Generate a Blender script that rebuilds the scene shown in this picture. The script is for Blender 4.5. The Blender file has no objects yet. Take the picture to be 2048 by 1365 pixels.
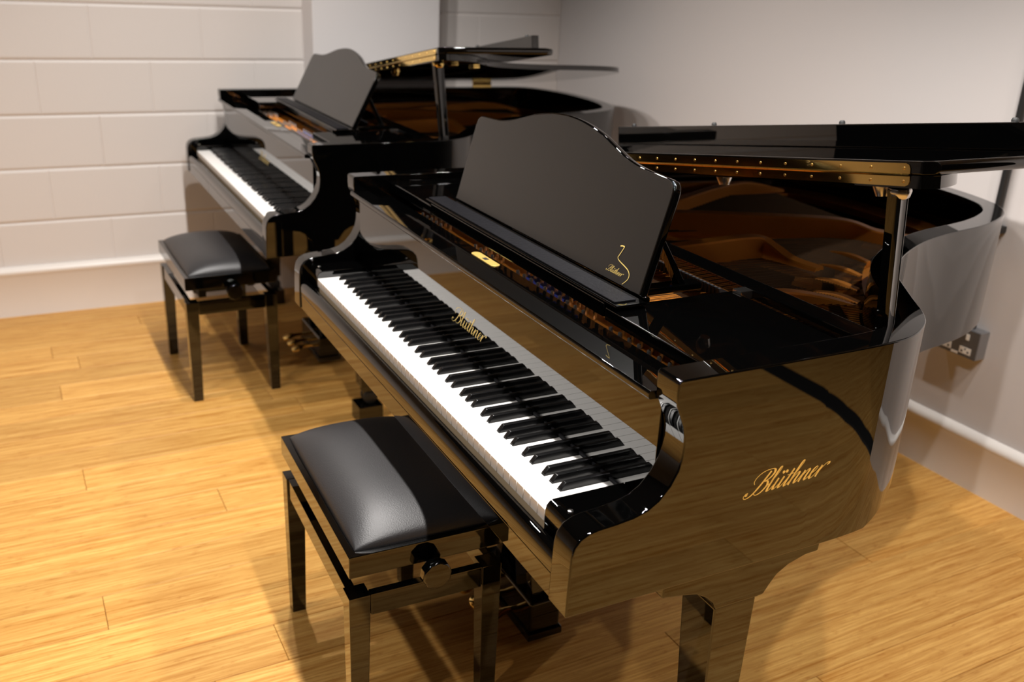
import bpy, bmesh, math, random
from mathutils import Vector, Matrix
random.seed(7)
SC = bpy.context.scene
COL = SC.collection
PI = math.pi

# ------------------------------------------------------------------ camera
F_PX = 1875.678
CAM_H, PITCH, ROLL, YAW = 1.48707, -0.36864, 0.04752, 0.50055
fw = Vector((math.sin(YAW)*math.cos(PITCH), math.cos(YAW)*math.cos(PITCH), math.sin(PITCH)))
rt0 = Vector((math.cos(YAW), -math.sin(YAW), 0.0)); up0 = rt0.cross(fw)
rt = math.cos(ROLL)*rt0 + math.sin(ROLL)*up0
up = -math.sin(ROLL)*rt0 + math.cos(ROLL)*up0
cd = bpy.data.cameras.new('camera'); cam = bpy.data.objects.new('camera', cd); COL.objects.link(cam)
M = Matrix.Identity(4)
for i in range(3):
    M[i][0] = rt[i]; M[i][1] = up[i]; M[i][2] = -fw[i]
M[2][3] = CAM_H
cam.matrix_world = M
cd.sensor_width = 36.0; cd.sensor_fit = 'HORIZONTAL'; cd.lens = F_PX/2048*36.0
cd.clip_start = 0.05; cd.clip_end = 60
cd.dof.use_dof = True; cd.dof.focus_distance = 1.62; cd.dof.aperture_fstop = 3.9; cd.dof.aperture_blades = 0
SC.camera = cam

# ------------------------------------------------------------------ world, lamps, exposure
w = bpy.data.worlds.new('world'); SC.world = w; w.use_nodes = True
w.node_tree.nodes['Background'].inputs[0].default_value = (1.0, 0.96, 0.93, 1)
w.node_tree.nodes['Background'].inputs[1].default_value = 0.03
SC.view_settings.view_transform = 'Standard'; SC.view_settings.look = 'None'
SC.view_settings.exposure = 0.52; SC.view_settings.gamma = 1.0
SC.view_settings.use_curve_mapping = False
def spot(name, loc, target, power, angle=125, blend=0.6, radius=0.045, col=(1.0, 0.955, 0.91)):
    l = bpy.data.lights.new(name, 'SPOT'); l.energy = power; l.spot_size = math.radians(angle)
    l.spot_blend = blend; l.shadow_soft_size = radius; l.color = col
    o = bpy.data.objects.new(name, l); COL.objects.link(o); o.location = loc
    o.rotation_euler = (Vector(target)-Vector(loc)).to_track_quat('-Z', 'Y').to_euler()
    return o
CEIL = 2.75
# a main track over the keyboards, two weaker tracks either side
LAMPS = [(0.67, y, 58) for y in (0.30, 0.88, 1.46, 2.04, 2.62, 3.15)]
LAMPS += [(3.7, -0.9, 25)] + [(-1.05, y, q) for y, q in ((0.55,24),(1.75,28),(2.95,26))] + [(1.90, y, 46) for y in (-0.3, 0.50, 1.10)] + [(1.95, 2.9, 16)]
for x, y, pw in LAMPS:
    spot('ceiling_spot', (x, y, CEIL-0.08), (x, y, 0), pw, angle=140 if x < 1.8 else 108, radius=0.03)

# ------------------------------------------------------------------ materials
def new_mat(name):
    m = bpy.data.materials.new(name); m.use_nodes = True
    nt = m.node_tree; b = nt.nodes['Principled BSDF']
    return m, nt, b
def simple(name, col, rough=0.4, metal=0.0, ior=1.5, coat=0.0, bump=None):
    m, nt, b = new_mat(name)
    b.inputs['Base Color'].default_value = (*col, 1); b.inputs['Roughness'].default_value = rough
    b.inputs['Metallic'].default_value = metal; b.inputs['IOR'].default_value = ior
    b.inputs['Coat Weight'].default_value = coat
    if bump:
        sc, st, dist = bump
        tc = nt.nodes.new('ShaderNodeTexCoord'); n = nt.nodes.new('ShaderNodeTexNoise'); bp = nt.nodes.new('ShaderNodeBump')
        n.inputs['Scale'].default_value = sc; n.inputs['Detail'].default_value = 3
        bp.inputs['Strength'].default_value = st; bp.inputs['Distance'].default_value = dist
        nt.links.new(tc.outputs['Object'], n.inputs['Vector']); nt.links.new(n.outputs['Fac'], bp.inputs['Height'])
        nt.links.new(bp.outputs['Normal'], b.inputs['Normal'])
    return m
MT = {}
MT['lacquer'] = simple('black_lacquer', (0.0006, 0.0006, 0.0006), 0.006, ior=1.66)
MT['satin'] = simple('satin_black', (0.0075, 0.0068, 0.0063), 0.33, ior=1.7, bump=(900, 0.04, 0.0003))
MT['ivory'] = simple('white_key', (0.88, 0.86, 0.83), 0.22)
MT['ebony'] = simple('black_key', (0.003, 0.003, 0.0032), 0.26)
MT['brass'] = simple('polished_brass', (0.95, 0.66, 0.22), 0.12, metal=1.0)
MT['brass_plate'] = simple('satin_brass', (0.90, 0.62, 0.18), 0.42, metal=0.75)
MT['brass_dull'] = simple('dull_brass', (0.62, 0.40, 0.13), 0.3, metal=1.0)
MT['gold'] = simple('gold_print', (1.0, 0.76, 0.24), 0.32, metal=0.45)
MT['bronze'] = simple('bronze_paint', (0.75, 0.27, 0.038), 0.42, metal=0.30, ior=1.35, bump=(160, 0.08, 0.001))
MT['steel'] = simple('steel', (0.62, 0.60, 0.58), 0.22, metal=1.0)
MT['lit_pin_steel'] = simple('lit_pin_steel', (0.85, 0.80, 0.74), 0.25, metal=0.9)  # steel with a lighter colour standing in for light missing in the slot
MT['string'] = simple('string_wire', (0.085, 0.052, 0.03), 0.5, metal=1.0)
MT['rubber'] = simple('black_rubber', (0.012, 0.012, 0.012), 0.55)
MT['felt'] = simple('black_felt', (0.010, 0.010, 0.013), 0.85, bump=(700, 0.5, 0.001))
MT['ledge_cloth'] = simple('ledge_leather', (0.0032, 0.0032, 0.0048), 0.5, ior=1.22, bump=(120, 0.5, 0.002))
MT['red_felt'] = simple('red_felt', (0.16, 0.02, 0.015), 0.9)
MT['blue_felt'] = simple('blue_felt', (0.03, 0.06, 0.42), 0.85)
MT['keyend'] = simple('keyend_wood', (0.60, 0.45, 0.28), 0.6)
MT['grey_metal'] = simple('grey_metal_clad', (0.30, 0.30, 0.31), 0.38, metal=0.7)
MT['grey_face'] = simple('grey_socket_face', (0.10, 0.092, 0.088), 0.4, metal=0.3)
MT['cream'] = simple('cream_plastic', (0.72, 0.66, 0.58), 0.45)
MT['conduit'] = simple('dark_conduit', (0.045, 0.043, 0.042), 0.35, metal=0.6)
MT['skirting'] = simple('skirting_paint', (0.76, 0.71, 0.665), 0.36, bump=(25, 0.12, 0.002))
MT['ceiling'] = simple('dark_ceiling', (0.012, 0.012, 0.012), 0.9)
MT['dark_wall'] = simple('charcoal_paint', (0.055, 0.052, 0.05), 0.7)
MT['wall'] = simple('wall_paint_lit', (0.68, 0.65, 0.645), 0.6)  # same white paint as the walls, lightened to imitate stronger light on the pier
MT['pier'] = MT['wall']
MT['wall'] = simple('wall_paint_dim', (0.585, 0.545, 0.528), 0.62, bump=(45, 0.10, 0.002))  # same white paint, darkened to imitate weaker light on the right wall
MT['block'] = simple('block_paint', (0.66, 0.618, 0.592), 0.55, bump=(95, 0.22, 0.002))
MT['floor_gap'] = simple('floor_gap', (0.10, 0.045, 0.015), 0.8)
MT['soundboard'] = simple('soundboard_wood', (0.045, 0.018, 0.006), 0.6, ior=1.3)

def leather_mat():
    m, nt, b = new_mat('black_leather')
    b.inputs['Base Color'].default_value = (0.020, 0.0188, 0.020, 1); b.inputs['Roughness'].default_value = 0.42
    b.inputs['IOR'].default_value = 1.55
    tc = nt.nodes.new('ShaderNodeTexCoord'); v = nt.nodes.new('ShaderNodeTexVoronoi'); bp = nt.nodes.new('ShaderNodeBump')
    v.inputs['Scale'].default_value = 420
    bp.inputs['Strength'].default_value = 0.16; bp.inputs['Distance'].default_value = 0.0012
    nt.links.new(tc.outputs['Object'], v.inputs['Vector']); nt.links.new(v.outputs['Distance'], bp.inputs['Height'])
    nt.links.new(bp.outputs['Normal'], b.inputs['Normal'])
    return m
MT['leather'] = leather_mat()

def bamboo_mat():
    m, nt, b = new_mat('bamboo_plank'); L = nt.links
    geo = nt.nodes.new('ShaderNodeNewGeometry'); oi = nt.nodes.new('ShaderNodeObjectInfo')
    # shift the grain for each board
    add = nt.nodes.new('ShaderNodeVectorMath'); add.operation = 'ADD'
    mulr = nt.nodes.new('ShaderNodeVectorMath'); mulr.operation = 'SCALE'; mulr.inputs['Scale'].default_value = 37.0
    comb = nt.nodes.new('ShaderNodeCombineXYZ')
    L.new(oi.outputs['Random'], comb.inputs[0]); L.new(oi.outputs['Random'], comb.inputs[1])
    L.new(comb.outputs[0], mulr.inputs[0]); L.new(geo.outputs['Position'], add.inputs[0]); L.new(mulr.outputs[0], add.inputs[1])
    def noise(scale, detail, rough=0.55):
        mp = nt.nodes.new('ShaderNodeMapping'); mp.inputs['Scale'].default_value = scale
        n = nt.nodes.new('ShaderNodeTexNoise'); n.inputs['Scale'].default_value = 1.0
        n.inputs['Detail'].default_value = detail; n.inputs['Roughness'].default_value = rough
        L.new(add.outputs[0], mp.inputs['Vector']); L.new(mp.outputs[0], n.inputs['Vector']); return n
    fine = noise((6.5, 170, 1), 5, 0.65); wide = noise((1.3, 52, 1), 3); blot = noise((16, 60, 1), 4, 0.7)
    r1 = nt.nodes.new('ShaderNodeValToRGB')
    e = r1.color_ramp.elements
    e[0].position = 0.36; e[0].color = (0.46, 0.190, 0.030, 1)
    e[1].position = 0.63; e[1].color = (0.80, 0.465, 0.135, 1)
    mixn = nt.nodes.new('ShaderNodeMix'); mixn.data_type = 'FLOAT'; mixn.inputs[0].default_value = 0.42
    L.new(fine.outputs['Fac'], mixn.inputs[2]); L.new(wide.outputs['Fac'], mixn.inputs[3])
    L.new(mixn.outputs[0], r1.inputs['Fac'])
    # darker knuckle flecks
    r2 = nt.nodes.new('ShaderNodeValToRGB'); e = r2.color_ramp.elements
    e[0].position = 0.56; e[0].color = (1, 1, 1, 1); e[1].position = 0.74; e[1].color = (0.66, 0.48, 0.30, 1)
    L.new(blot.outputs['Fac'], r2.inputs['Fac'])
    mu = nt.nodes.new('ShaderNodeMix'); mu.data_type = 'RGBA'; mu.blend_type = 'MULTIPLY'; mu.inputs[0].default_value = 0.8
    L.new(r1.outputs[0], mu.inputs[6]); L.new(r2.outputs[0], mu.inputs[7])
    # tone of each board
    mr = nt.nodes.new('ShaderNodeMapRange'); mr.inputs[3].default_value = 0.86; mr.inputs[4].default_value = 1.10
    L.new(oi.outputs['Random'], mr.inputs[0])
    hs = nt.nodes.new('ShaderNodeHueSaturation'); L.new(mr.outputs[0], hs.inputs['Value']); L.new(mu.outputs[2], hs.inputs['Color'])
    L.new(hs.outputs[0], b.inputs['Base Color'])
    b.inputs['Roughness'].default_value = 0.42; b.inputs['IOR'].default_value = 1.34
    bp = nt.nodes.new('ShaderNodeBump'); bp.inputs['Strength'].default_value = 0.05; bp.inputs['Distance'].default_value = 0.001
    L.new(fine.outputs['Fac'], bp.inputs['Height']); L.new(bp.outputs['Normal'], b.inputs['Normal'])
    return m
MT['bamboo'] = bamboo_mat()

# ------------------------------------------------------------------ mesh helpers
class MB:
    def __init__(s): s.v = []; s.f = []
    def add(s, vs, fs):
        n = len(s.v); s.v += [tuple(p) for p in vs]; s.f += [tuple(i+n for i in f) for f in fs]; return s
    def box(s, x0, x1, y0, y1, z0, z1):
        return s.add([(x0,y0,z0),(x1,y0,z0),(x1,y1,z0),(x0,y1,z0),(x0,y0,z1),(x1,y0,z1),(x1,y1,z1),(x0,y1,z1)],
                     [(0,3,2,1),(4,5,6,7),(0,1,5,4),(1,2,6,5),(2,3,7,6),(3,0,4,7)])
    def prism(s, prof, axis, a, b):
        """2D profile extruded along axis: 'x' profile=(y,z); 'y' profile=(x,z); 'z' profile=(x,y)"""
        def pt(p, t):
            return (t,p[0],p[1]) if axis == 'x' else (p[0],t,p[1]) if axis == 'y' else (p[0],p[1],t)
        n = len(prof); vs = [pt(p,a) for p in prof]+[pt(p,b) for p in prof]
        fs = [tuple(range(n-1,-1,-1)), tuple(range(n,2*n))]+[(i,(i+1)%n,n+(i+1)%n,n+i) for i in range(n)]
        return s.add(vs, fs)
    def tube(s, p0, p1, r0, r1=None, seg=12, cap=True):
        r1 = r0 if r1 is None else r1
        p0 = Vector(p0); p1 = Vector(p1); d = (p1-p0).normalized()
        a = d.orthogonal().normalized(); b = d.cross(a)
        vs = []
        for p, r in ((p0,r0),(p1,r1)):
            for i in range(seg):
                t = 2*PI*i/seg; vs.append(p+(a*math.cos(t)+b*math.sin(t))*r)
        fs = [(i,(i+1)%seg,seg+(i+1)%seg,seg+i) for i in range(seg)]
        if cap: fs += [tuple(range(seg-1,-1,-1)), tuple(range(seg,2*seg))]
        return s.add(vs, fs)
    def lathe(s, prof, origin=(0,0,0), axis=(0,0,1), seg=20):
        """prof = [(r,h)...] around axis"""
        o = Vector(origin); d = Vector(axis).normalized(); a = d.orthogonal().normalized(); b = d.cross(a)
        vs = []; m = len(prof)
        for r, h in prof:
            for i in range(seg):
                t = 2*PI*i/seg; vs.append(o+d*h+(a*math.cos(t)+b*math.sin(t))*max(r,1e-5))
        fs = []
        for k in range(m-1):
            for i in range(seg):
                fs.append((k*seg+i, k*seg+(i+1)%seg, (k+1)*seg+(i+1)%seg, (k+1)*seg+i))
        fs += [tuple(range(seg-1,-1,-1)), tuple((m-1)*seg+i for i in range(seg))]
        return s.add(vs, fs)
    def hexa(s, q0, q1):
        """two quads (4 pts each, same winding) -> solid"""
        return s.add(list(q0)+list(q1), [(3,2,1,0),(4,5,6,7),(0,1,5,4),(1,2,6,5),(2,3,7,6),(3,0,4,7)])
    def mesh(s, name, bevel=0.0, seg=2, smooth=True, ang=35, weld=True, big=None, sharp=42):
        bm = bmesh.new()
        vs = [bm.verts.new(p) for p in s.v]
        for f in s.f:
            try: bm.faces.new([vs[i] for i in f])
            except ValueError: pass
        if weld: bmesh.ops.remove_doubles(bm, verts=bm.verts, dist=1e-5)
        bmesh.ops.recalc_face_normals(bm, faces=bm.faces)
        if big:
            off, test = big
            es = [e for e in bm.edges if len(e.link_faces) == 2 and e.calc_face_angle(0) > math.radians(ang) and test((e.verts[0].co+e.verts[1].co)/2, e.verts[0].co-e.verts[1].co)]
            bmesh.ops.bevel(bm, geom=es, offset=off, segments=5, profile=0.5, affect='EDGES', clamp_overlap=True)
        if bevel > 0:
            es = [e for e in bm.edges if len(e.link_faces) == 2 and e.calc_face_angle(0) > math.radians(ang)]
            bmesh.ops.bevel(bm, geom=es, offset=bevel, segments=seg, profile=0.6, affect='EDGES', clamp_overlap=True)
        me = bpy.data.meshes.new(name); bm.to_mesh(me); bm.free()
        if smooth:
            me.polygons.foreach_set('use_smooth', [True]*len(me.polygons))
            me.set_sharp_from_angle(angle=math.radians(sharp))
        return me
    def build(s, name, mat, parent=None, bevel=0.0, seg=2, smooth=True, ang=35, wn=True, loc=None, kind=None, label=None, big=None, sharp=42):
        o = obj(name, s.mesh(name, bevel, seg, smooth, ang, True, big, sharp), mat, parent, loc, kind, label)
        if smooth and wn and bevel > 0:
            m = o.modifiers.new('weighted', 'WEIGHTED_NORMAL'); m.keep_sharp = True; m.weight = 100
        return o
def obj(name, me, mat, parent=None, loc=None, kind=None, label=None):
    o = bpy.data.objects.new(name, me)
    if mat is not None and len(me.materials) == 0: me.materials.append(MT[mat] if isinstance(mat, str) else mat)
    COL.objects.link(o)
    if parent is not None: o.parent = parent
    if loc is not None: o.location = loc
    if kind: o['kind'] = kind
    if label: o['label'] = label
    return o
def thing(name, label, cat, loc, rz=0, group=None):
    o = bpy.data.objects.new(name, None); COL.objects.link(o); o.empty_display_size = 0.1
    o.location = loc; o.rotation_euler = (0,0,rz); o['label'] = label; o['category'] = cat
    if group: o['group'] = group
    return o
def crom(pts, n=6, closed=False):
    P = [Vector(p) for p in pts]; out = []; m = len(P)
    for i in range(m if closed else m-1):
        if closed: a, b, c, d = P[(i-1)%m], P[i], P[(i+1)%m], P[(i+2)%m]
        else: a, b, c, d = P[max(i-1,0)], P[i], P[i+1], P[min(i+2,m-1)]
        for k in range(n):
            t = k/n
            out.append(0.5*((2*b)+(c-a)*t+(2*a-5*b+4*c-d)*t*t+(3*b-a-3*c+d)*t*t*t))
    if not closed: out.append(P[-1])
    return out

# ------------------------------------------------------------------ script lettering (calligraphic ribbons)
STROKES = [
 [(1.02,1.92),(0.86,1.35),(0.62,0.65),(0.34,0.14),(0.0,-0.10),(-0.36,-0.10),(-0.58,0.12),(-0.46,0.36),(-0.28,0.26)],
 [(-0.10,1.02),(-0.34,1.30),(-0.30,1.70),(0.10,2.02),(0.75,2.12),(1.32,2.02),(1.55,1.66),(1.32,1.24),(0.78,1.06)],
 [(0.78,1.06),(1.28,1.02),(1.52,0.62),(1.26,0.12),(0.84,-0.04),(0.52,0.10),(0.46,0.30)],
 [(1.48,0.45),(1.85,0.85),(2.12,1.55),(2.14,2.02),(1.98,2.02),(1.90,1.50),(1.86,0.42),(1.98,0.02),(2.22,0.16),(2.42,0.52)],
 [(2.42,0.52),(2.55,0.98)],[(2.55,1.0),(2.50,0.34),(2.62,0.02),(2.86,0.18),(3.08,0.62),(3.15,1.0)],
 [(3.15,1.0),(3.10,0.34),(3.22,0.02),(3.46,0.20),(3.66,0.62)],
 [(3.66,0.62),(3.86,1.40)],[(3.88,1.50),(3.76,0.34),(3.88,0.02),(4.10,0.18),(4.28,0.56)],[(3.48,1.02),(4.18,1.06)],
 [(4.28,0.56),(4.52,1.25),(4.66,1.85),(4.56,2.06),(4.42,1.80),(4.34,0.9),(4.30,0.0)],
 [(4.32,0.12),(4.48,0.66),(4.74,1.0),(4.92,0.86),(4.86,0.34),(4.96,0.02),(5.18,0.18),(5.36,0.60)],
 [(5.36,0.60),(5.50,1.0)],[(5.52,0.98),(5.46,0.0)],[(5.48,0.12),(5.64,0.66),(5.90,1.0),(6.08,0.86),(6.02,0.34),(6.12,0.02),(6.34,0.14),(6.56,0.44)],
 [(6.56,0.44),(6.90,0.66),(6.98,0.92),(6.80,1.02),(6.60,0.78),(6.56,0.32),(6.74,0.0),(7.02,0.14),(7.26,0.58)],
 [(7.26,0.58),(7.42,1.0)],[(7.44,0.98),(7.38,0.0)],[(7.40,0.14),(7.58,0.70),(7.86,1.06),(8.12,1.12),(8.20,0.96),(8.06,0.88)],
]
DOTS = [(2.74,1.44),(3.10,1.44)]
def ribbon(mb, pts, wfun, place, closed=False):
    L = []; R_ = []
    n = len(pts)
    for i, p in enumerate(pts):
        a = pts[max(i-1,0)]; b = pts[min(i+1,n-1)]; d = (b-a)
        d = d.normalized() if d.length > 1e-9 else Vector((1,0))
        wd = wfun(d, i/(n-1)); q = Vector((-d.y, d.x))*wd*0.5
        L.append(p+q); R_.append(p-q)
    vs = [place(p) for p in L]+[place(p) for p in R_]
    mb.add(vs, [(i, n+i, n+i+1, i+1) for i in range(n-1)])
def lettering(name, parent, origin, ux, uy, un, width, weight=1.0):
    """origin = lower left of the word, ux/uy = reading/up unit vectors, un = surface normal"""
    mb = MB(); sl = 0.62; s = width/9.9
    o = Vector(origin); ux = Vector(ux); uy = Vector(uy); un = Vector(un)
    def place(p): return o+ux*(p.x*s)+uy*(p.y*s)+un*0.00025
    def wf(d, t): return weight*(0.055+0.155*max(0.0,-d.y)**1.6)
    for st in STROKES:
        pts = crom([Vector((x+sl*y+0.62, y)) for x, y in st], 7)
        ribbon(mb, pts, wf, place)
    for x, y in DOTS+[(-0.40,0.24)]:
        c = Vector((x+sl*y+0.62, y)); r = 0.13*weight
        mb.add([place(c+Vector((math.cos(k*PI/5), math.sin(k*PI/5)))*r) for k in range(10)], [tuple(range(10))])
    return mb.build(name, 'gold', parent, smooth=False, label='gold script lettering')

# ================================================================== THE ROOM
XB, YA, XL, YF = 2.635, 4.455, -3.0, -2.6
FL = MB().box(XL, XB, YF, YA, -0.06, -0.0035).build('floor', 'floor_gap', smooth=False); FL['kind'] = 'structure'
FL['label'] = 'pale bamboo strip floor'; 
ROW = 0.1405; Y0 = 2.04
fixed = {0:[0.06], 3:[0.425], 5:[0.072], -2:[0.417], 10:[0.052], 1:[-0.55,0.95], 2:[-0.42,1.02], 4:[-0.7,0.9], -1:[-0.5,0.88], 6:[-0.36], 7:[-0.25,0.82], 8:[-0.6,0.74], 9:[-0.3]}
plank_mesh = {}
j0 = math.floor((YF-Y0)/ROW); j1 = math.floor((YA-Y0)/ROW)
for j in range(j0, j1+1):
    ya = max(Y0+j*ROW, YF); yb = min(Y0+(j+1)*ROW, YA)
    if yb-ya < 0.01: continue
    LEN = 1.85
    base = fixed.get(j, [random.uniform(-0.9, 0.9)])
    cuts = list(base)
    x = base[0]
    while x-LEN > XL: x -= LEN; cuts.append(x)
    x = base[-1]
    while x+LEN < XB: x += LEN; cuts.append(x)
    cuts = [XL]+sorted(c for c in cuts if XL+0.1 < c < XB-0.1)+[XB]
    for a, b in zip(cuts[:-1], cuts[1:]):
        key = (round(b-a, 4), round(yb-ya, 4))
        if key not in plank_mesh:
            g = 0.0005
            plank_mesh[key] = MB().box(g, b-a-g, g, yb-ya-g, -0.014, 0.0).mesh('plank', bevel=0.0013, seg=1, smooth=False)
        obj('plank', plank_mesh[key], 'bamboo', FL, (a, ya, 0))
def structure(o, label=None):
    o['kind'] = 'structure'
    if label: o['label'] = label
    return o
# back wall of painted blocks (courses 225 mm, blocks 450 mm in running bond)
CH, BL, ZA, XA = 0.2251, 0.4502, 1.314, 0.1366
WB = structure(MB().box(XL-0.1, XB+0.1, YA+0.0055, YA+0.2, 0, CEIL).build('wall_back', 'block', smooth=False), 'white painted concrete block wall')
blk = {}
PILX0, PILX1, PILY = 1.264, 1.878, 4.295
k0 = math.floor((0-ZA)/CH); k1 = math.ceil((CEIL-ZA)/CH)
for k in range(k0, k1):
    za = max(ZA+k*CH, 0.0); zb = min(ZA+(k+1)*CH, CEIL)
    if zb-za < 0.02: continue
    off = XA+CH if (k % 2) else XA
    i0 = math.floor((XL-off)/BL); i1 = math.ceil((XB-off)/BL)
    for i in range(i0, i1+1):
        xa = max(off+i*BL, XL); xb = min(off+(i+1)*BL, XB)
        if xb-xa < 0.02: continue
        key = (round(xb-xa, 4), round(zb-za, 4))
        if key not in blk:
            W_, H_ = xb-xa, zb-za
            lv = [(0.0, 0.0004, 0.0065), (0.0, 0.0018, 0.0036), (0.0, 0.0050, 0.0021), (0.0040, 0.0110, 0.0)]
            vs = []
            for gx, gz, dy in lv: vs += [(gx,dy,gz),(W_-gx,dy,gz),(W_-gx,dy,H_-gz),(gx,dy,H_-gz)]
            fs = [(q*4+t, q*4+(t+1)%4, (q+1)*4+(t+1)%4, (q+1)*4+t) for q in range(3) for t in range(4)]+[(12,13,14,15),(3,2,1,0)]
            blk[key] = MB().add(vs, fs).mesh('concrete_block', smooth=False)
        o = obj('concrete_block', blk[key], 'block', WB, (xa, YA+random.uniform(-0.0008, 0.0008), za))
DY0, DY1 = -2.2, 0.12
structure(MB().box(XB, XB+0.12, DY1, YA+0.1, 0, CEIL).box(XB, XB+0.12, YF-0.1, DY0, 0, CEIL).box(XB, XB+0.12, DY0, DY1, 2.1, CEIL).build('wall_right', 'wall', smooth=False), 'smooth white plastered wall')
structure(MB().prism([(XB,-0.003),(XB+0.01,0.006),(XB+0.10,0.006),(XB+0.12,-0.003)], 'y', DY0, DY1).build('trim_2', 'rubber', smooth=False), 'black doorway threshold strip')
structure(MB().box(XB+0.12, XB+2.4, DY0-0.6, DY1+0.8, -0.06, -0.001).build('floor', 'bamboo', smooth=False), 'bamboo floor of the hall beyond the doorway')
structure(MB().box(XB+2.4, XB+2.5, DY0-0.6, DY1+0.8, 0, CEIL).box(XB+0.12, XB+2.4, DY1+0.8, DY1+0.9, 0, CEIL).box(XB+0.12, XB+2.4, DY0-0.7, DY0-0.6, 0, CEIL).build('wall_hall', 'dark_wall', smooth=False), 'charcoal hall walls')
structure(MB().box(XB+0.12, XB+2.5, DY0-0.7, DY1+0.9, CEIL, CEIL+0.1).build('ceiling', 'ceiling', smooth=False), 'dark hall ceiling')
structure(MB().box(XL-0.2, XL, YF-0.1, YA+0.1, 0, CEIL).build('wall_left', 'dark_wall', smooth=False), 'charcoal painted wall')
structure(MB().box(XL-0.1, XB+0.1, YF-0.2, YF, 0, CEIL).build('wall_front', 'dark_wall', smooth=False), 'charcoal painted wall')
structure(MB().box(XL-0.2, XB+0.2, YF-0.2, YA+0.2, CEIL, CEIL+0.1).build('ceiling', 'ceiling', smooth=False), 'dark painted ceiling')
structure(MB().box(PILX0, PILX1, PILY, YA, 0, CEIL).build('trim_1', 'pier', bevel=0.006), 'white plastered pier on the block wall')
def skirting(name, p0, p1, h, nrm):
    """board with a rounded sloping top; nrm = outward direction"""
    p0 = Vector((*p0,0)); p1 = Vector((*p1,0)); nn = Vector((*nrm,0))
    prof = [(0,0),(0.020,0),(0.020,h-0.040),(0.026,h-0.032),(0.029,h-0.022),(0.026,h-0.012),(0.014,h-0.003),(0.0,h)]
    n = len(prof)
    vs = [p0+nn*a+Vector((0,0,b)) for a,b in prof]+[p1+nn*a+Vector((0,0,b)) for a,b in prof]
    fs = [tuple(range(n)), tuple(range(2*n-1,n-1,-1))]+[(i,(i+1)%n,n+(i+1)%n,n+i) for i in range(n)]
    return structure(MB().add(vs, fs).build(name, 'skirting', smooth=True), 'white painted skirting board')
skirting('baseboard_back', (XL,YA), (PILX0,YA), 0.222, (0,-1))
skirting('baseboard_back', (PILX1,YA), (XB,YA), 0.222, (0,-1))
skirting('baseboard_back', (PILX0,PILY), (PILX1,PILY), 0.222, (0,-1))
skirting('baseboard_right', (XB,DY1), (XB,YA), 0.195, (-1,0))
skirting('baseboard_left', (XL,YF), (XL,YA), 0.195, (1,0))

# ------------------------------------------------------------------ socket and conduit on the right wall
sk = thing('wall_socket', 'grey metal twin power socket low on the right wall behind the piano tail', 'socket', (XB, 1.785, 0.432))
MB().box(-0.043, -0.0005, -0.075, 0.075, 0.0, 0.092).build('back_box', 'grey_metal', sk, bevel=0.004)
MB().box(-0.048, -0.0432, -0.074, 0.074, 0.001, 0.091).build('face_plate', 'grey_face', sk, bevel=0.0015)
for s in (-1, 1):
    cy = s*0.036
    MB().box(-0.0505, -0.0482, cy-0.020, cy+0.020, 0.060, 0.084).build('switch', 'cream', sk, bevel=0.001) if s > 0 else MB().box(-0.0505, -0.0482, cy-0.006, cy+0.006, 0.058, 0.078).build('switch', 'cream', sk, bevel=0.001)
    so = MB().box(-0.0495, -0.0482, cy-0.021, cy+0.021, 0.012, 0.034).build('outlet', 'cream', sk, bevel=0.0008)
    for dy in (-0.011, 0.011):
        MB().box(-0.0500, -0.0496, cy+dy-0.0035, cy+dy+0.0035, 0.017, 0.023).build('slot', 'grey_face', so)
    MB().box(-0.0500, -0.0496, cy-0.002, cy+0.002, 0.025, 0.032).build('slot', 'grey_face', so)
MB().box(-0.0492, -0.0482, -0.012, 0.012, 0.004, 0.012).build('label_strip', 'cream', sk)
cdt = thing('conduit_pipe', 'dark vertical conduit pipe running down the right wall to the socket', 'pipe', (XB, 1.768, 0.524))
MB().tube((-0.020,0,0), (-0.020,0,CEIL-0.53), 0.0125, seg=14).build('pipe', 'conduit', cdt)
MB().lathe([(0.0165,0),(0.0165,0.018),(0.0135,0.022)], (-0.020,0,0), seg=14).build('coupler', 'conduit', cdt)
sd = MB().box(-0.036, -0.0005, -0.030, 0.026, 0.310, 0.332).build('saddle_clip', 'rubber', cdt, bevel=0.004)
MB().lathe([(0.006,0),(0.006,0.004),(0.003,0.006)], (-0.036,-0.022,0.321), (-1,0,0), seg=8).build('screw', 'steel', sd)

# ================================================================== GRAND PIANO
KW = 0.0235577; KB = 52*KW
EI, EO = 0.0753, 0.1266
ZT, ZB, ZK = 0.984, 0.638, 0.740
XR, XLs = KB+EO, -EO
OUT = [Vector((XR,0.40))]+crom([(XR,0.41),(1.3512,0.46),(1.3498,0.51),(1.3465,0.552),(1.3395,0.590),(1.3235,0.628),(1.296,0.672),(1.262,0.706),(1.222,0.736),(1.166,0.778),(1.09,0.838),(1.03,0.902),(0.985,0.967),(0.945,1.04),
            (0.905,1.13),(0.876,1.23),(0.858,1.33),(0.84,1.41),(0.81,1.495),(0.765,1.58),(0.70,1.645),(0.60,1.690),(0.48,1.718),(0.34,1.730),(0.20,1.728),
            (0.06,1.705),(-0.05,1.66),(-0.11,1.59),(XLs,1.50),(XLs,1.40)], 9)+[Vector((XLs,0.72)),Vector((XLs,0.66)),Vector((XLs,0.60)),Vector((XLs,0.555)),Vector((XLs,0.5)),Vector((XLs,0.40))]
def offset(path, d):
    out = []
    n = len(path)
    for i, p in enumerate(path):
        a = path[max(i-1,0)]; b = path[min(i+1,n-1)]; t = (b-a).normalized()
        out.append(p+Vector((-t.y, t.x))*d)
    return out
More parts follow.
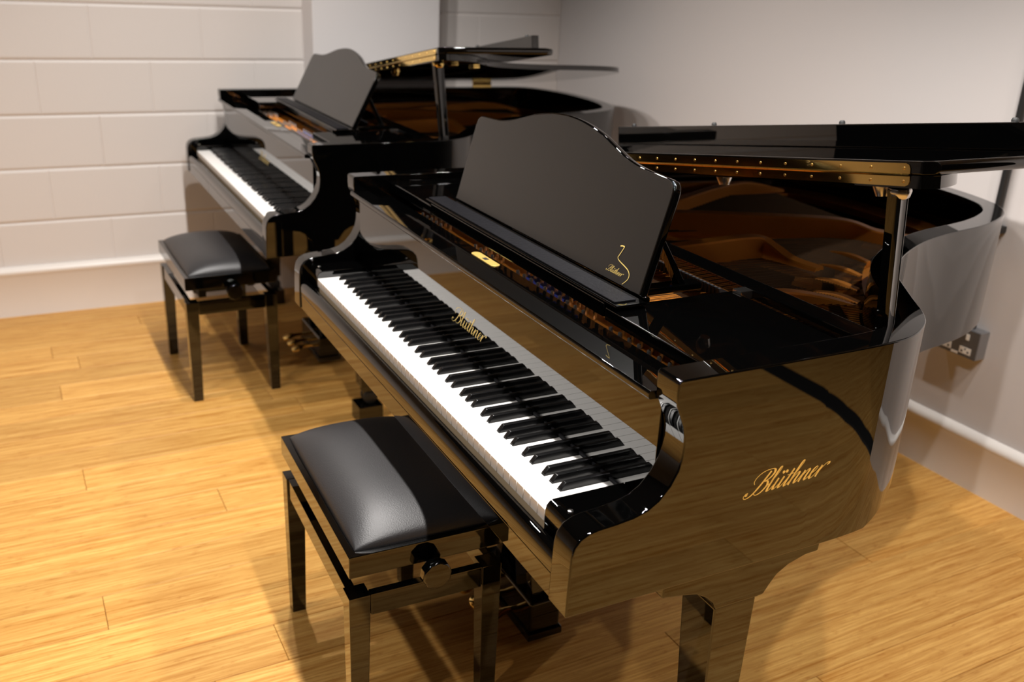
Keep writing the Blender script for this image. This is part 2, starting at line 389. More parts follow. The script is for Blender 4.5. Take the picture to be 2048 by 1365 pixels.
ARM = [(0.128,ZT),(0.1245,0.980),(0.1245,0.961),(0.1262,0.945),(0.1325,0.931),(0.1415,0.911),(0.1455,0.894),(0.1465,0.877),(0.1455,0.859),(0.1415,0.841),(0.130,0.819),
       (0.1125,0.799),(0.0945,0.7875),(0.072,0.781),(0.044,0.7775),(0.016,0.7755),(-0.001,0.7725),(-0.0145,0.7655),(-0.0235,0.754),(-0.0275,0.738),(-0.0285,0.715),(-0.0295,0.68),(-0.0300,ZB)]

def white_key_mesh(kind):
    """plan polygon with the notches its neighbours' black keys need; kind = (left notch, right notch)"""
    l, r = kind; g = 0.0005; w = KW; y1 = 0.0485
    pts = [(g,0.0),(w-g,0.0)]
    pts += [(w-g,y1),(w-r,y1),(w-r,0.146)] if r else [(w-g,0.146)]
    pts += [(l,0.146),(l,y1),(g,y1)] if l else [(g,0.146)]
    return MB().prism(pts, 'z', ZK-0.021, ZK).mesh('white_key', bevel=0.0007, seg=1)
def black_key_mesh():
    a, b, z0, z1 = 0.0058, 0.0046, ZK-0.008, ZK+0.0122
    q0 = [(-a,0.0498,z0),(a,0.0498,z0),(a,0.146,z0),(-a,0.146,z0)]
    qm = [(-a,0.0498,ZK+0.001),(a,0.0498,ZK+0.001),(a,0.146,ZK+0.001),(-a,0.146,ZK+0.001)]
    q1 = [(-b,0.0585,z1),(b,0.0585,z1),(b,0.146,z1),(-b,0.146,z1)]
    m = MB().add(q0+qm+q1, [(3,2,1,0),(8,9,10,11)]+[(k*4+i,k*4+(i+1)%4,(k+1)*4+(i+1)%4,(k+1)*4+i) for k in (0,1) for i in range(4)])
    return m.mesh('black_key', bevel=0.0009, seg=2, ang=20)
NOTES = 'CDEFGAB'
BOFF = {'C':-0.0026,'D':0.0026,'F':-0.0030,'G':0.0,'A':0.0030}   # black key after this white, shift from the boundary
WKM = {}
BKM = black_key_mesh()

SL = 0.1510; TH = math.atan(SL); LZ0 = 1.014; HL = 0.55       # lid slope, hinge height at the spine, hinge line
def lidp(a, y, n):
    return (XLs + a*math.cos(TH) - n*math.sin(TH), y, LZ0 + a*math.sin(TH) + n*math.cos(TH))
def lid_prism(mb, poly, n0, n1):
    k = len(poly); vs = [lidp(a,y,n0) for a,y in poly]+[lidp(a,y,n1) for a,y in poly]
    mb.add(vs, [tuple(range(k-1,-1,-1)), tuple(range(k,2*k))]+[(i,(i+1)%k,k+(i+1)%k,k+i) for i in range(k)]); return mb

def make_piano(label, loc, rz, tilt, desk_y, near, lid_z, lid_slope, lc):
    global LZ0, TH
    LZ0 = lid_z; TH = math.atan(lid_slope)
    T = thing('grand_piano', label, 'piano', loc, rz, 'black grand pianos')
    LQ = 'lacquer'
    # ---- case: sides with the scooped arms, bent side, tail and spine
    mb = MB(); th = EO-EI
    inn = offset(OUT, th)
    inn[0] = Vector((KB+EI,0.40)); inn[-1] = Vector((-EI,0.40))
    n = len(OUT)
    vs = []
    def zlow(p):
        t = min(1.0, max(0.0, (p.y-0.560)/0.11)); return ZB+0.052*t
    for po, pi in zip(OUT, inn): vs += [(po.x,po.y,zlow(po)),(po.x,po.y,ZT),(pi.x,pi.y,ZT),(pi.x,pi.y,zlow(po))]
    fs = [(i*4+k, i*4+(k+1)%4, (i+1)*4+(k+1)%4, (i+1)*4+k) for i in range(n-1) for k in range(4)]
    mb.add(vs, fs)
    prof = [Vector(p) for p in ARM]; prof = [prof[0]]+[q for q in prof[1:]]
    prof = prof+[Vector((0.40,ZB)), Vector((0.40,ZT))]
    m = len(prof)
    for x0, x1 in ((KB+EI, XR), (XLs, -EI)):
        vs = [(x0,q.x,q.y) for q in prof]+[(x1,q.x,q.y) for q in prof]
        fs = [tuple(range(m-1,-1,-1)), tuple(range(m,2*m))]+[(i,i+1,m+i+1,m+i) for i in range(m) if i not in (m-2,m-1)]+[(m-1,0,m,2*m-1)]
        mb.add(vs, fs)
    rim = mb.build('rim', LQ, T, bevel=0.0045, seg=3, ang=40)
    lettering('lettering', rim, (XR, 0.270, 0.7665), (0,1,0.05), (0,0,1), (1,0,0), 0.180, 1.2)
    # ---- keybed, key slip, key blocks
    MB().box(-EI, KB+EI, -0.0265, 0.30, ZB, 0.6795).build('keybed', LQ, T, bevel=0.0015)
    MB().prism([(-0.0265,0.6805),(-0.0265,0.697),(-0.0245,0.706),(-0.0195,0.7125),(-0.0125,0.7150),(-0.006,0.7135),(-0.003,0.708),(-0.003,0.6805)], 'x', -EI, KB+EI).build('key_slip', LQ, T, bevel=0.0006, seg=1)
    for x0, x1 in ((-EI,-0.001),(KB+0.001,KB+EI)):
        mb = MB().prism([(-0.001,0.6805),(-0.001,0.740),(0.001,0.749),(0.006,0.755),(0.013,0.7575),(0.105,0.7575),(0.132,0.7575),(0.139,0.7575),(0.139,0.6805)], 'x', x0, x1)
        kb = mb.build('key_block', LQ, T, bevel=0.002)
        cx = (x0+x1)/2+0.006*(1 if x0 > 0 else -1)
        MB().lathe([(0.0045,0),(0.0045,0.002),(0.002,0.003)], (cx,0.018,0.7572), seg=10).build('screw', 'steel', kb)
    # ---- keys
    for i in range(52):
        nt = NOTES[(i+5) % 7]; pv = NOTES[(i+4) % 7]
        r = (0.0064-BOFF[nt]) if nt in BOFF and i < 51 else 0
        l = (0.0064+BOFF[pv]) if pv in BOFF and i > 0 else 0
        key = (round(l,5), round(r,5))
        if key not in WKM: WKM[key] = white_key_mesh(key)
        obj('white_key', WKM[key], 'ivory', T, (i*KW,0,0))
        if nt in BOFF and i < 51:
            obj('black_key', BKM, 'ebony', T, ((i+1)*KW+BOFF[nt],0,0))
    MB().box(0.0, KB, 0.004, 0.146, 0.6805, ZK-0.0215).build('key_frame', 'keyend', T)
    MB().box(0.0, KB, 0.1385, 0.1445, ZK+0.0005, ZK+0.0065).build('nameboard_felt', 'felt', T)
    # ---- fallboard with its turned lip
    fb = MB().prism([(0.1400,0.7480),(0.1400,0.9300),(0.1385,0.9335),(0.1180,0.9345),(0.1150,0.9375),(0.1150,0.9450),(0.1175,0.9480),(0.1640,0.9455),(0.1680,0.9430),(0.1680,0.9300),(0.1560,0.9280),(0.1560,0.7480)],
                    'x', -EI+0.002, KB+EI-0.002).build('fallboard', LQ, T, bevel=0.0012)
    lettering('lettering', fb, (0.545, 0.140, 0.7990), (1,0,0), (0,0,1), (0,-1,0), 0.180, 0.85)
    ra = MB().box(-EI+0.001, KB+EI-0.001, 0.1565, 0.2270, 0.895, 0.9290).build('lock_rail', LQ, T, bevel=0.002)
    # brass lock plate with rounded ends
    pts = []
    for c, s in ((0.606,1),(0.514,-1)):
        for k in range(9):
            t = -PI/2+PI*k/8
            pts.append((c+s*0.0105*math.cos(t), 0.2085+s*0.0105*math.sin(t)))
    lp = MB().prism(pts, 'z', 0.9290, 0.9303).build('lock_plate', 'brass_plate', ra, bevel=0.0003, seg=1)
    MB().box(0.552, 0.568, 0.2035, 0.2135, 0.9303, 0.9307).build('keyhole', 'rubber', ra)
    # ---- iron frame, strings, soundboard
    inn2 = offset(OUT, th+0.001)
    poly = [(KB+EI-0.001,0.24),(KB+EI-0.001,0.40)]+[(p.x,p.y) for p in inn2[1:-1]]+[(-EI+0.001,0.40),(-EI+0.001,0.24)]
    MB().prism(poly, 'z', 0.825, 0.845).build('soundboard', 'soundboard', T)
    pl = MB().box(-EI+0.004, KB+EI-0.004, 0.2315, 0.640, 0.860, 0.884).build('iron_frame', 'bronze', T, bevel=0.004)
    # rim flange of the frame
    A = offset(OUT, th+0.004); B = offset(OUT, th+0.085)
    mb = MB(); k = len(A)
    vs = []
    for a, b in zip(A, B): vs += [(a.x,a.y,0.858),(a.x,a.y,0.884),(b.x,b.y,0.880),(b.x,b.y,0.858)]
    mb.add(vs, [(i*4+q, i*4+(q+1)%4, (i+1)*4+(q+1)%4, (i+1)*4+q) for i in range(k-1) for q in range(4)])
    mb.build('frame_flange', 'bronze', pl)
    def strut(path, wd, z0, z1):
        mb = MB(); P = crom([Vector(p) for p in path], 6); nn = len(P); vs = []
        for i, p in enumerate(P):
            t = (P[min(i+1,nn-1)]-P[max(i-1,0)]); t2 = Vector((t.x,t.y,0)).normalized(); q = Vector((-t2.y,t2.x,0))
            c = Vector((p.x,p.y,0)); h = p.z
            for a, z in ((wd*0.80,z0),(wd*0.78,z0+0.007),(wd*0.40,min(z0+0.009,h-0.006)),(wd*0.36,h-0.004),(wd*0.30,h),(-wd*0.30,h),(-wd*0.36,h-0.004),(-wd*0.40,min(z0+0.009,h-0.006)),(-wd*0.78,z0+0.007),(-wd*0.80,z0)):
                vs.append(c+q*a+Vector((0,0,z)))
        s = 10
        mb.add(vs, [(i*s+k,i*s+(k+1)%s,(i+1)*s+(k+1)%s,(i+1)*s+k) for i in range(nn-1) for k in range(s)]+[tuple(range(s)), tuple((nn-1)*s+i for i in range(s-1,-1,-1))])
        return mb.build('strut', 'bronze', pl, sharp=20)
    strut([(0.24,0.56,0.940),(0.33,0.76,0.946),(0.45,1.03,0.946),(0.555,1.235,0.943),(0.62,1.31,0.922),(0.73,1.42,0.912)], 0.055, 0.880, 0)
    strut([(0.62,0.56,0.936),(0.63,0.70,0.944),(0.63,0.88,0.946),(0.66,0.915,0.930),(0.71,0.93,0.910),(0.78,0.95,0.904)], 0.050, 0.880, 0)
    strut([(0.40,0.56,0.915),(0.25,0.88,0.935),(0.09,1.20,0.935),(0.02,1.38,0.925),(0.02,1.52,0.895)], 0.045, 0.880, 0)
    strut([(0.93,0.56,0.905),(0.93,0.66,0.925),(0.945,0.76,0.915),(0.98,0.86,0.890)], 0.042, 0.880, 0)
    strut([(0.02,0.56,0.915),(-0.02,0.9,0.925),(-0.03,1.3,0.92),(0.0,1.5,0.895)], 0.040, 0.880, 0)
    for (x, y, a) in ((0.70,1.12,0.5),(0.78,1.01,0.55),(0.86,0.92,0.62),(0.93,0.85,0.70)):
        dx, dy = math.cos(a)*0.10, math.sin(a)*0.06
        strut([(x-dx,y-dy,0.888),(x,y,0.900),(x+dx*0.6,y+dy*0.6,0.892)], 0.028, 0.872, 0)
    # bridges
    for path in ([(1.10,0.72),(0.98,0.80),(0.86,0.90),(0.75,1.02),(0.66,1.16),(0.58,1.30)], [(0.46,1.36),(0.30,1.42),(0.12,1.44)]):
        P = crom([Vector(p) for p in path], 5); mb = MB(); O1 = offset(P, 0.012); O2 = offset(P, -0.012); vs = []
        for a, b in zip(O1, O2): vs += [(a.x,a.y,0.845),(a.x,a.y,0.892),(b.x,b.y,0.892),(b.x,b.y,0.845)]
        mb.add(vs, [(i*4+q,i*4+(q+1)%4,(i+1)*4+(q+1)%4,(i+1)*4+q) for i in range(len(P)-1) for q in range(4)]+[(0,1,2,3),tuple(4*len(P)-1-q for q in range(4))])
        mb.build('bridge', 'soundboard', pl)
    # strings
    mb = MB()
    br = crom([Vector(p) for p in [(1.13,0.70),(0.98,0.80),(0.86,0.90),(0.75,1.02),(0.66,1.16),(0.58,1.30)]], 20)
    def wire(p, q, r):
        p = Vector(p); q = Vector(q); d = (q-p).normalized(); s_ = Vector((-d.y,d.x,0)).normalized()*r
        u_ = Vector((0,0,r*1.6))
        mb.add([p-s_,p+s_,p+u_,q-s_,q+s_,q+u_], [(0,1,4,3),(1,2,5,4),(2,0,3,5)])
    for i in range(116):
        t = i/115; b = br[int(t*(len(br)-1))]
        xs = 1.19-0.85*t
        wire((xs,0.30+0.06*((i%3)/3),0.8935), (b.x,b.y,0.8945), 0.0009)
        dv = (Vector((b.x,b.y))-Vector((xs,0.3))).normalized(); e = b+dv*0.10
        wire((b.x,b.y,0.8945), (e.x,e.y,0.888), 0.0009)
    for i in range(34):
        t = i/33
        wire((0.30-0.30*t,0.31,0.9000), (0.50-0.40*t,1.38+0.05*t,0.9005), 0.0016)
    mb.build('strings', 'string', pl, smooth=False, kind='stuff', label='steel and copper strings')
    mb = MB()
    for i in range(70):
        x = 0.86-0.84*i/69
        mb.box(x-0.0035, x+0.0035, 0.590, 0.640, 0.897, 0.916)
    mb.build('dampers', 'felt', pl, smooth=False, kind='stuff', label='row of black dampers')
    MB().box(0.03, 1.20, 0.236, 0.345, 0.8835, 0.9040).build('pin_field', 'bronze', pl, bevel=0.002)
    mb = MB()
    for g0, g1 in ((0.42,0.53),(0.63,0.90),(0.99,1.17),(0.10,0.22)):
        x = g0
        while x < g1:
            for r in range(3): mb.lathe([(0.0042,0.0),(0.0042,0.014),(0.0034,0.0175),(0.0015,0.0185)], (x+0.007*r, 0.252+0.021*r, 0.9035), (0,-0.1,1), seg=8)
            x += 0.0295
    mb.build('tuning_pins', 'lit_pin_steel', pl, kind='stuff', label='steel tuning pins')
    MB().box(0.640, 0.800, 0.2645, 0.300, 0.9042, 0.9085).build('string_felt', 'blue_felt', pl)
    MB().box(0.850, 1.180, 0.405, 0.425, 0.884, 0.892).build('string_felt', 'red_felt', pl)
    # ---- music desk carriage: side shelves, tray, back rail
    for x0, x1 in ((-EI+0.002,0.218),(1.007,KB+EI-0.002)):
        MB().box(x0, x1, 0.2230, 0.500, 0.9440, 0.9670).build('side_shelf', LQ, T, bevel=0.003)
    dk = MB().box(0.2195, 1.0055, 0.2220+desk_y, 0.318+desk_y, 0.9475, 0.9735).build('desk_tray', LQ, T, bevel=0.003)
    MB().box(-EI+0.002, KB+EI-0.002, 0.527, 0.575, 0.948, 0.9740).build('back_rail', LQ, T, bevel=0.004)
    for x in (0.205, 1.020):
        MB().box(x-0.012, x+0.012, 0.500, 0.536, 0.955, 0.972).build('bracket', 'steel', T, bevel=0.002)
    # ledge with cloth top
    yl = desk_y
    lg = MB().prism([(0.2235+yl,0.9735),(0.2235+yl,0.9770),(0.2255+yl,0.9785),(0.262+yl,0.9785),(0.285+yl,0.9785),(0.290+yl,0.9735)], 'x', 0.6125-0.426, 0.6125+0.426).build('desk_ledge', LQ, T, bevel=0.0008)
    MB().box(0.6125-0.424, 0.6125+0.412, 0.2300+yl, 0.274+yl, 0.9786, 0.9812).build('ledge_cloth', 'ledge_cloth', lg, bevel=0.001)
    # desk panel
    half = [(0.0,0.2645),(0.037,0.2630),(0.0753,0.2590),(0.132,0.2490),(0.184,0.2345),(0.234,0.2205),(0.283,0.2125),(0.3325,0.2100),(0.372,0.2085)]
    half = [tuple(p) for p in crom(half, 4)]+[(0.386,0.2065),(0.395,0.2000),(0.399,0.1900),(0.400,0.178),(0.400,0.0)]
    outl = half+[(-x,y) for x,y in reversed(half[1:])] if False else [(x,y) for x,y in half]+[(-x,y) for x,y in reversed(half)][:-1]
    ty, tz = math.sin(tilt), math.cos(tilt)
    oy, oz = 0.2905+desk_y, 0.9790
    def dp(u, v, nn): return (0.6125+u, oy+v*ty+nn*tz, oz+v*tz-nn*ty)
    k = len(outl)
    mb = MB().add([dp(u,v,0.0) for u,v in outl]+[dp(u,v,0.016) for u,v in outl], [tuple(range(k)), tuple(range(2*k-1,k-1,-1))]+[(i,(i+1)%k,k+(i+1)%k,k+i) for i in range(k)])
    pan = mb.build('desk_panel', LQ, T, bevel=0.004, seg=3, ang=40)
    ins = [(u*0.987,0.003+v*0.976) for u,v in outl]
    face = MB().add([dp(u,v,-0.0004) for u,v in ins]+[dp(u,v,0.004) for u,v in ins], [tuple(range(k)), tuple(range(2*k-1,k-1,-1))]+[(i,(i+1)%k,k+(i+1)%k,k+i) for i in range(k)])
    fc = face.build('desk_face', 'satin', pan)
    if near:
        lettering('lettering', pan, dp(0.2795,0.0165,-0.001), (1,0,0), (0,ty,tz), (0,-tz,ty), 0.060, 0.8)
        mb = MB()
        def place(p): return Vector(dp(p.x, p.y, -0.0013))
        ribbon(mb, [Vector(p) for p in [(0.3020,0.0672),(0.3085,0.0690),(0.3150,0.0688)]], lambda d,t:0.0024, place)
        ribbon(mb, crom([Vector(p) for p in [(0.3148,0.0690),(0.3110,0.0600),(0.3068,0.0510),(0.3045,0.0462)]], 4), lambda d,t:0.0016, place)
        ribbon(mb, crom([Vector(p) for p in [(0.3050,0.0490),(0.3070,0.0440),(0.3170,0.0405),(0.3320,0.0370),(0.3450,0.0330),(0.3525,0.0262),(0.3515,0.0170),(0.3405,0.0054)]], 8), lambda d,t:0.0007+0.0013*math.sin(PI*min(1,max(0,t)))**0.8, place)
        mb.build('emblem', 'gold', pan, smooth=False, label='gold curved line emblem')
    else:
        # raised beading lines on the other piano's desk
        for p0, p1 in (((-0.30,0.235),(0.23,0.02)),):
            pass
    # desk props behind
    for u in (-0.30, 0.34):
        a = Vector(dp(u,0.12,0.018)); bx = 0.6125+u
        MB().hexa([(bx-0.011,a.y,a.z),(bx+0.011,a.y,a.z),(bx+0.011,a.y+0.012,a.z),(bx-0.011,a.y+0.012,a.z)],
                  [(bx-0.011,oy+0.120,0.974),(bx+0.011,oy+0.120,0.974),(bx+0.011,oy+0.136,0.974),(bx-0.011,oy+0.136,0.974)]).build('desk_prop', LQ, T, bevel=0.002)
        MB().box(bx-0.016, bx+0.016, oy+0.02, oy+0.17, 0.9615, 0.9745).build('prop_rail', LQ, T, bevel=0.002)
    # ---- lid
    ov = 0.012
    oo = offset(OUT, -ov)
    W = (XR-XLs)+ov
    body = [(W,HL)]+[((p.x-XLs),p.y) for p in oo if p.y > HL+0.01]
    body = [(W-0.018,HL),(W,HL+0.020)]+body[1:]+[(-0.004,1.40),(-0.004,HL)]
    ld = lid_prism(MB(), body, -0.020, -0.0007).build('lid', LQ, T, bevel=0.0025, seg=2, ang=40, big=(0.0085, lambda c, d: c.y > HL+0.012 and c.x > XLs+0.05 and abs(d.z) < 0.012))
    fl = [(0.0,HL),(W-0.018,HL),(W,HL+0.018),(W,HL+0.385),(W-0.03,HL+0.425),(0.0,HL+0.425)]
    fp = lid_prism(MB(), fl, 0.0007, 0.021).build('lid_flap', LQ, T, bevel=0.0025, seg=2, ang=40, big=(0.0085, lambda c, d: c.y > HL+0.012 and c.x > XLs+0.05 and abs(d.z) < 0.012 and c.z > 1.1))
    ap = lid_prism(MB(), [(0.075,0.930),(1.395,0.930),(1.395,0.957),(0.075,0.957)], 0.0212, 0.070).build('apron', LQ, fp, bevel=0.0025)
    for a in (0.14, 0.50, 0.93, 1.335):
        MB().lathe([(0.0065,0.0),(0.0065,0.004),(0.004,0.0075)], lidp(a,0.943,0.0702), (-math.sin(TH),0,math.cos(TH)), seg=10).build('bumper', 'rubber', fp)
    # hinge: two brass leaves on the front edges, rolled knuckle, screws
    a0, a1 = 0.10, 1.452
    def leaf(n0, n1, sgn):
        r = 0.008; pts = [(a0,n0),(a1-(0 if sgn<0 else 0),n0)]
        if sgn > 0: pts = [(a0,n0),(a1,n0),(a1,n1-r),(a1-r*0.3,n1-r*0.3),(a1-r,n1),(a0,n1)]
        else: pts = [(a0,n1),(a1,n1),(a1,n0+r),(a1-r*0.3,n0+r*0.3),(a1-r,n0),(a0,n0)]
        k = len(pts); mb = MB()
        mb.add([lidp(a,HL+0.0005,nn) for a,nn in pts]+[lidp(a,HL-0.0014,nn) for a,nn in pts], [tuple(range(k)), tuple(range(2*k-1,k-1,-1))]+[(i,(i+1)%k,k+(i+1)%k,k+i) for i in range(k)])
        return mb
    hg = leaf(0.0016, 0.0175, 1).build('hinge_leaf', 'brass', fp, smooth=False)
    hb = leaf(-0.0170, -0.0016, -1).build('hinge_leaf', 'brass', ld, smooth=False)
    mb = MB(); 
    nk = 44
    for i in range(nk):
        b0 = a0+(a1-a0)*i/nk; b1 = a0+(a1-a0)*(i+1)/nk-0.0006
        mb.tube(lidp(b0,HL-0.0022,0), lidp(b1,HL-0.0022,0), 0.0021, seg=8)
    mb.build('hinge_knuckle', 'brass', ld)
    mb = MB(); mb2 = MB()
    a = a1-0.0115
    while a > a0:
        for nn, m_ in ((0.0100,mb),(-0.0096,mb2)):
            m_.lathe([(0.0027,0),(0.0022,0.0011),(0.0008,0.0016)], lidp(a,HL-0.0014,nn), (0,-1,0), seg=9)
        a -= 0.0635
    mb.build('hinge_screws', 'brass_dull', fp, kind='stuff'); mb2.build('hinge_screws', 'brass_dull', ld, kind='stuff')
    # fittings under the lid
    ct = lidp(1.462, 0.545, -0.020)
    for a, y in ((1.37,0.585),(0.98,0.585)):
        MB().lathe([(0.016,0.0),(0.016,-0.004),(0.011,-0.016),(0.0105,-0.018)], lidp(a,y,-0.0200), (-math.sin(TH),0,math.cos(TH)), seg=14).build('stick_cup', 'steel' if near else 'brass', ld)
    if not near:
        for a, y in ((1.33,0.66),(1.20,0.80)):
            lid_prism(MB(), [(a-0.02,y-0.012),(a+0.02,y-0.012),(a+0.02,y+0.012),(a-0.02,y+0.012)], -0.027, -0.0203).build('catch', 'brass', ld, bevel=0.001)
    # spine hinges
    for y in (0.75, 1.10, 1.40):
        MB().box(XLs-0.006, XLs+0.004, y-0.05, y+0.05, 0.960, 1.012).build('lid_hinge', 'brass', T, bevel=0.002)
    # ---- short prop stick
    b0 = Vector((1.280,0.600,0.940)); b1 = Vector(lidp(1.4145,0.572,-0.024))
    d = b1-b0
    wv, tv = 0.0175, 0.0105
    ex = Vector((-0.25,0.97,0)).normalized(); ey = Vector((-0.97,-0.25,0)).normalized()
    q = [ex*a+ey*b for a,b in ((-wv,-tv*0.5),(-wv*0.7,-tv),(-wv*0.2,-tv*0.8),(wv*0.2,-tv*0.8),(wv*0.7,-tv),(wv,-tv*0.5),(wv,tv),(-wv,tv))]
    mb = MB().add([b0+v*0.92 for v in q]+[b1+v for v in q], [tuple(range(7,-1,-1)), tuple(range(8,16))]+[(i,(i+1)%8,8+(i+1)%8,8+i) for i in range(8)])
    st = mb.build('prop_stick', LQ, T, bevel=0.0015)
    MB().lathe([(0.012,0),(0.017,0.004),(0.019,0.013),(0.017,0.018)], b1-d.normalized()*0.015, d, seg=14).build('stick_head', 'steel' if near else 'brass', st)
    MB().box(1.258, 1.299, 0.578, 0.622, 0.925, 0.962).build('stick_base', LQ, st, bevel=0.003)
    # ---- legs
    br = [(0.155,ZB),(0.155,0.606),(0.193,0.600),(0.222,0.594),(0.244,0.581),(0.2595,0.566),(0.266,0.552),(0.352,0.552),(0.366,0.5535),(0.376,0.569),(0.389,0.5855),(0.412,0.599),(0.447,0.6085),(0.475,0.6095),(0.477,ZB)]
    def leg(cx, cy, rot=0):
        
        dy = cy-0.309
        top = MB().prism([(a+dy,b) for a,b in br], 'x', cx-0.050, cx+0.036).build('leg_bracket', LQ, T, bevel=0.003, ang=40)
        if cy > 1: MB().box(cx-0.09, cx+0.09, cy-0.20, cy+0.20, ZB-0.001, 0.826).build('brace_block', LQ, T, bevel=0.004)
        q = lambda h, z: [(cx+0.034-2*h,cy-h,z),(cx+0.034,cy-h,z),(cx+0.034,cy+h,z),(cx+0.034-2*h,cy+h,z)]
        l = MB().hexa(q(0.031,0.135), q(0.0425,0.5515)).build('leg', LQ, T, bevel=0.003)
        c = (cx+0.003, cy)
        MB().lathe([(0.026,0.135),(0.026,0.118),(0.018,0.114),(0.018,0.100)], (c[0],c[1],0), seg=16).build('castor_socket', 'lacquer', l)
        for s in (-1, 1):
            MB().lathe([(0.022,0),(0.026,0.003),(0.026,0.013),(0.022,0.016)], (c[0]+s*0.014-0.008,c[1]+0.006,0.0925), (1,0,0), seg=18).build('castor_wheel', 'rubber', l)
        MB().box(c[0]-0.044, c[0]+0.044, c[1]-0.044, c[1]+0.044, 0.0, 0.0665).build('castor_block', LQ, l, bevel=0.004)
    leg(1.298, 0.309); leg(-0.068, 0.309); leg(0.30, 1.46)
    # ---- pedal lyre
    ly = MB().box(lc-0.13, lc+0.13, 0.290, 0.372, 0.034, 0.118).build('pedal_box', LQ, T, bevel=0.008, seg=3)
    MB().box(lc-0.136, lc+0.136, 0.285, 0.377, 0.016, 0.0345).build('box_base', LQ, ly, bevel=0.003)
    MB().box(lc-0.112, lc+0.112, 0.300, 0.362, 0.575, ZB).build('lyre_head', LQ, T, bevel=0.004)
    for s in (-1, 1):
        P = crom([Vector((lc+s*0.088,0.331,0.110)),Vector((lc+s*0.070,0.331,0.20)),Vector((lc+s*0.062,0.331,0.35)),Vector((lc+s*0.070,0.331,0.50)),Vector((lc+s*0.086,0.331,0.585))], 5)
        mb = MB(); vs = []
        for p in P:
            for a, b in ((-0.014,-0.022),(0.014,-0.022),(0.014,0.022),(-0.014,0.022)): vs.append(p+Vector((a,b,0)))
        kk = len(P)
        mb.add(vs, [(i*4+q_,i*4+(q_+1)%4,(i+1)*4+(q_+1)%4,(i+1)*4+q_) for i in range(kk-1) for q_ in range(4)]+[(3,2,1,0),tuple(4*kk-4+q_ for q_ in range(4))])
        mb.build('lyre_post', LQ, T, bevel=0.003)
        MB().tube((lc+s*0.07,0.372,0.09), (lc+s*0.10,0.62,0.70), 0.006, seg=10).build('lyre_brace', LQ, T)
    for x in (-0.068, 0.0, 0.068):
        cx = lc+x
        P = crom([Vector((0,0.300,0.066)),Vector((0,0.262,0.070)),Vector((0,0.234,0.068)),Vector((0,0.210,0.062)),Vector((0,0.195,0.056))], 5)
        Wd = [0.009,0.009,0.009,0.009,0.009,0.009,0.0095,0.010,0.011,0.012,0.014,0.0165,0.019,0.021,0.022,0.022,0.0215,0.020,0.017,0.012,0.006]
        vs = []
        for p, wd in zip(P, Wd):
            for a, b in ((-wd,-0.004),(wd,-0.004),(wd,0.003),(wd*0.5,0.0055),(-wd*0.5,0.0055),(-wd,0.003)): vs.append((cx+a,p.y,p.z+b))
        kk = len(P); s = 6
        MB().add(vs, [(i*s+q_,i*s+(q_+1)%s,(i+1)*s+(q_+1)%s,(i+1)*s+q_) for i in range(kk-1) for q_ in range(s)]+[tuple(range(s-1,-1,-1)),tuple((kk-1)*s+q_ for q_ in range(s))]).build('pedal', 'brass', T)
    return T
P1 = make_piano('black grand piano in the foreground with gold script lettering on its side', (0.66314,2.2765,0), -1.58481, math.radians(15.4), 0.0, True, 1.014, 0.1560, 0.572)
P2 = make_piano('black grand piano standing farther back against the white block wall', (0.71212,4.18882,0), -1.58221, math.radians(27.5), 0.073, False, 1.017, 0.1625, 0.640)

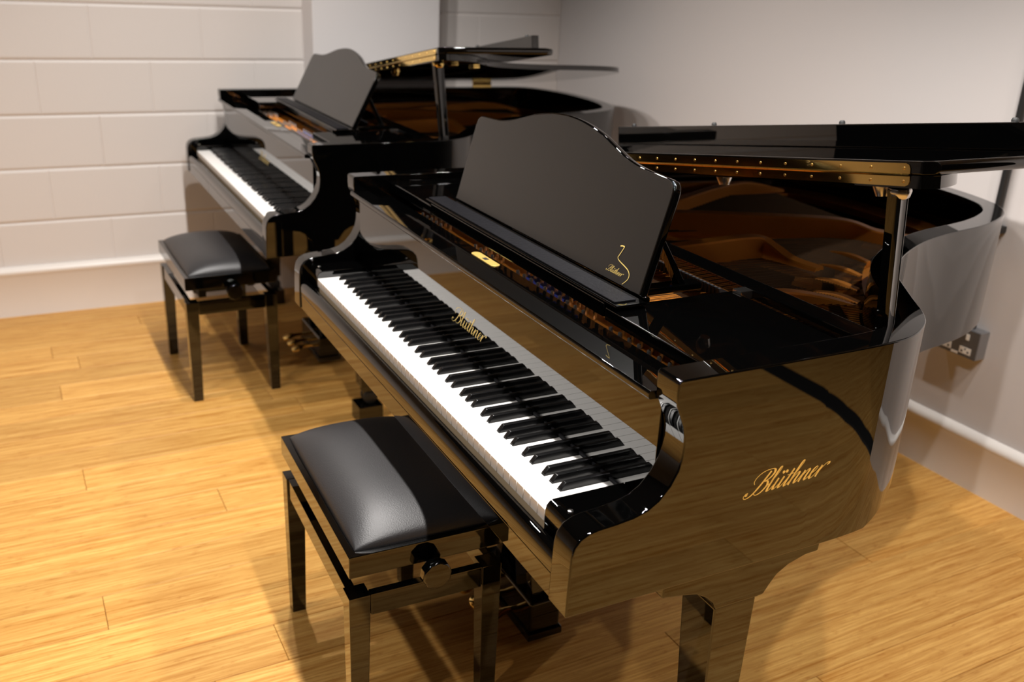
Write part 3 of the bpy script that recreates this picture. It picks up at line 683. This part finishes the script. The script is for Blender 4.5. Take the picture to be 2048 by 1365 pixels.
# ================================================================== PIANO BENCHES
def make_bench(label, loc, rz, knob_turn):
    T = thing('piano_bench', label, 'bench', loc, rz, 'adjustable piano benches')
    L, Wd = 0.267, 0.159
    LQ = 'lacquer'
    mb = MB()
    # frame as a tray: outer box minus shallow top, built from four rails and a base
    fr = MB().box(-L, L, -Wd, Wd, 0.4240, 0.4705).build('seat_frame', LQ, T, bevel=0.0022)
    # cushion: crowned leather pad
    a, b = L-0.015, Wd-0.015; NX, NY = 48, 36
    vs = []; fs = []
    def hgt(u, v):
        return 0.4725+0.049*(max(0.0,(1-abs(u)**4.0)*(1-abs(v)**2.4)))**0.48
    for i in range(NX+1):
        for j in range(NY+1):
            u = math.sin((i/NX-0.5)*PI); v = math.sin((j/NY-0.5)*PI)
            u = 0.8*u+0.2*(2*i/NX-1); v = 0.8*v+0.2*(2*j/NY-1)
            cr_ = 1-0.012*(abs(u)*abs(v))**6
            vs.append((a*u*cr_, b*v*cr_, hgt(u,v)))
    for i in range(NX):
        for j in range(NY):
            q = i*(NY+1)+j; fs.append((q, q+NY+1, q+NY+2, q+1))
    n0 = len(vs)
    ring = [i*(NY+1) for i in range(NX+1)]+[NX*(NY+1)+j for j in range(1,NY+1)]+[i*(NY+1)+NY for i in range(NX-1,-1,-1)]+[j for j in range(NY-1,0,-1)]
    for r in ring: vs.append((vs[r][0],vs[r][1],0.4700))
    m = len(ring)
    for i in range(m): fs.append((ring[i], ring[(i+1)%m], n0+(i+1)%m, n0+i))
    MB().add(vs, fs).build('cushion', 'leather', T)
    # legs and lower rails
    for sx in (-1, 1):
        for sy in (-1, 1):
            o1 = 0.043; o0 = 0.033
            X, Y = sx*L, sy*(Wd+0.001)
            top = [(X,Y,0.378),(X-sx*o1,Y,0.378),(X-sx*o1,Y-sy*o1,0.378),(X,Y-sy*o1,0.378)]
            bx, by = X-sx*0.004, Y-sy*0.002
            bot = [(bx,by,0.0),(bx-sx*o0,by,0.0),(bx-sx*o0,by-sy*o0,0.0),(bx,by-sy*o0,0.0)]
            MB().hexa(bot, top).build('leg', LQ, T, bevel=0.0018)
    for sx in (-1, 1):
        MB().box(min(sx*(L-0.001),sx*(L-0.020)), max(sx*(L-0.001),sx*(L-0.020)), -Wd+0.0425, Wd-0.0425, 0.3310, 0.3780).build('end_rail', LQ, T, bevel=0.0015)
    for sy in (-1, 1):
        MB().box(-L+0.0435, L-0.0435, min(sy*(Wd-0.003),sy*(Wd-0.022)), max(sy*(Wd-0.003),sy*(Wd-0.022)), 0.3310, 0.3780).build('side_rail', LQ, T, bevel=0.0015)
    # scissor lift inside
    MB().box(-0.19, 0.19, -0.10, -0.075, 0.370, 0.400).build('lift_bar', 'rubber', T); MB().box(-0.19, 0.19, 0.075, 0.10, 0.395, 0.4245).build('lift_bar', 'rubber', T)
    MB().box(-0.03, 0.03, -0.09, 0.09, 0.335, 0.4245).build('lift_post', 'rubber', T)
    # hand wheels at both ends
    for sx in (-1, 1):
        kn = MB().lathe([(0.0105,0.0),(0.0105,0.010),(0.021,0.012),(0.0275,0.016),(0.0300,0.020),(0.0300,0.037),(0.0275,0.0405)], (sx*L,0.004,0.4140), (sx,0,0), seg=10).build('hand_wheel', LQ, T, bevel=0.0012, ang=30)
    MB().tube((-L+0.005,0.004,0.414), (L-0.005,0.004,0.414), 0.006, seg=8).build('spindle', 'steel', T)
    return T
make_bench('black leather piano bench in the foreground with its knob towards the viewer', (0.62362,1.68934,0), -1.59709, 0)
make_bench('black leather piano bench before the farther piano, near the block wall', (0.63164,3.5172,0), -1.55757, 0)
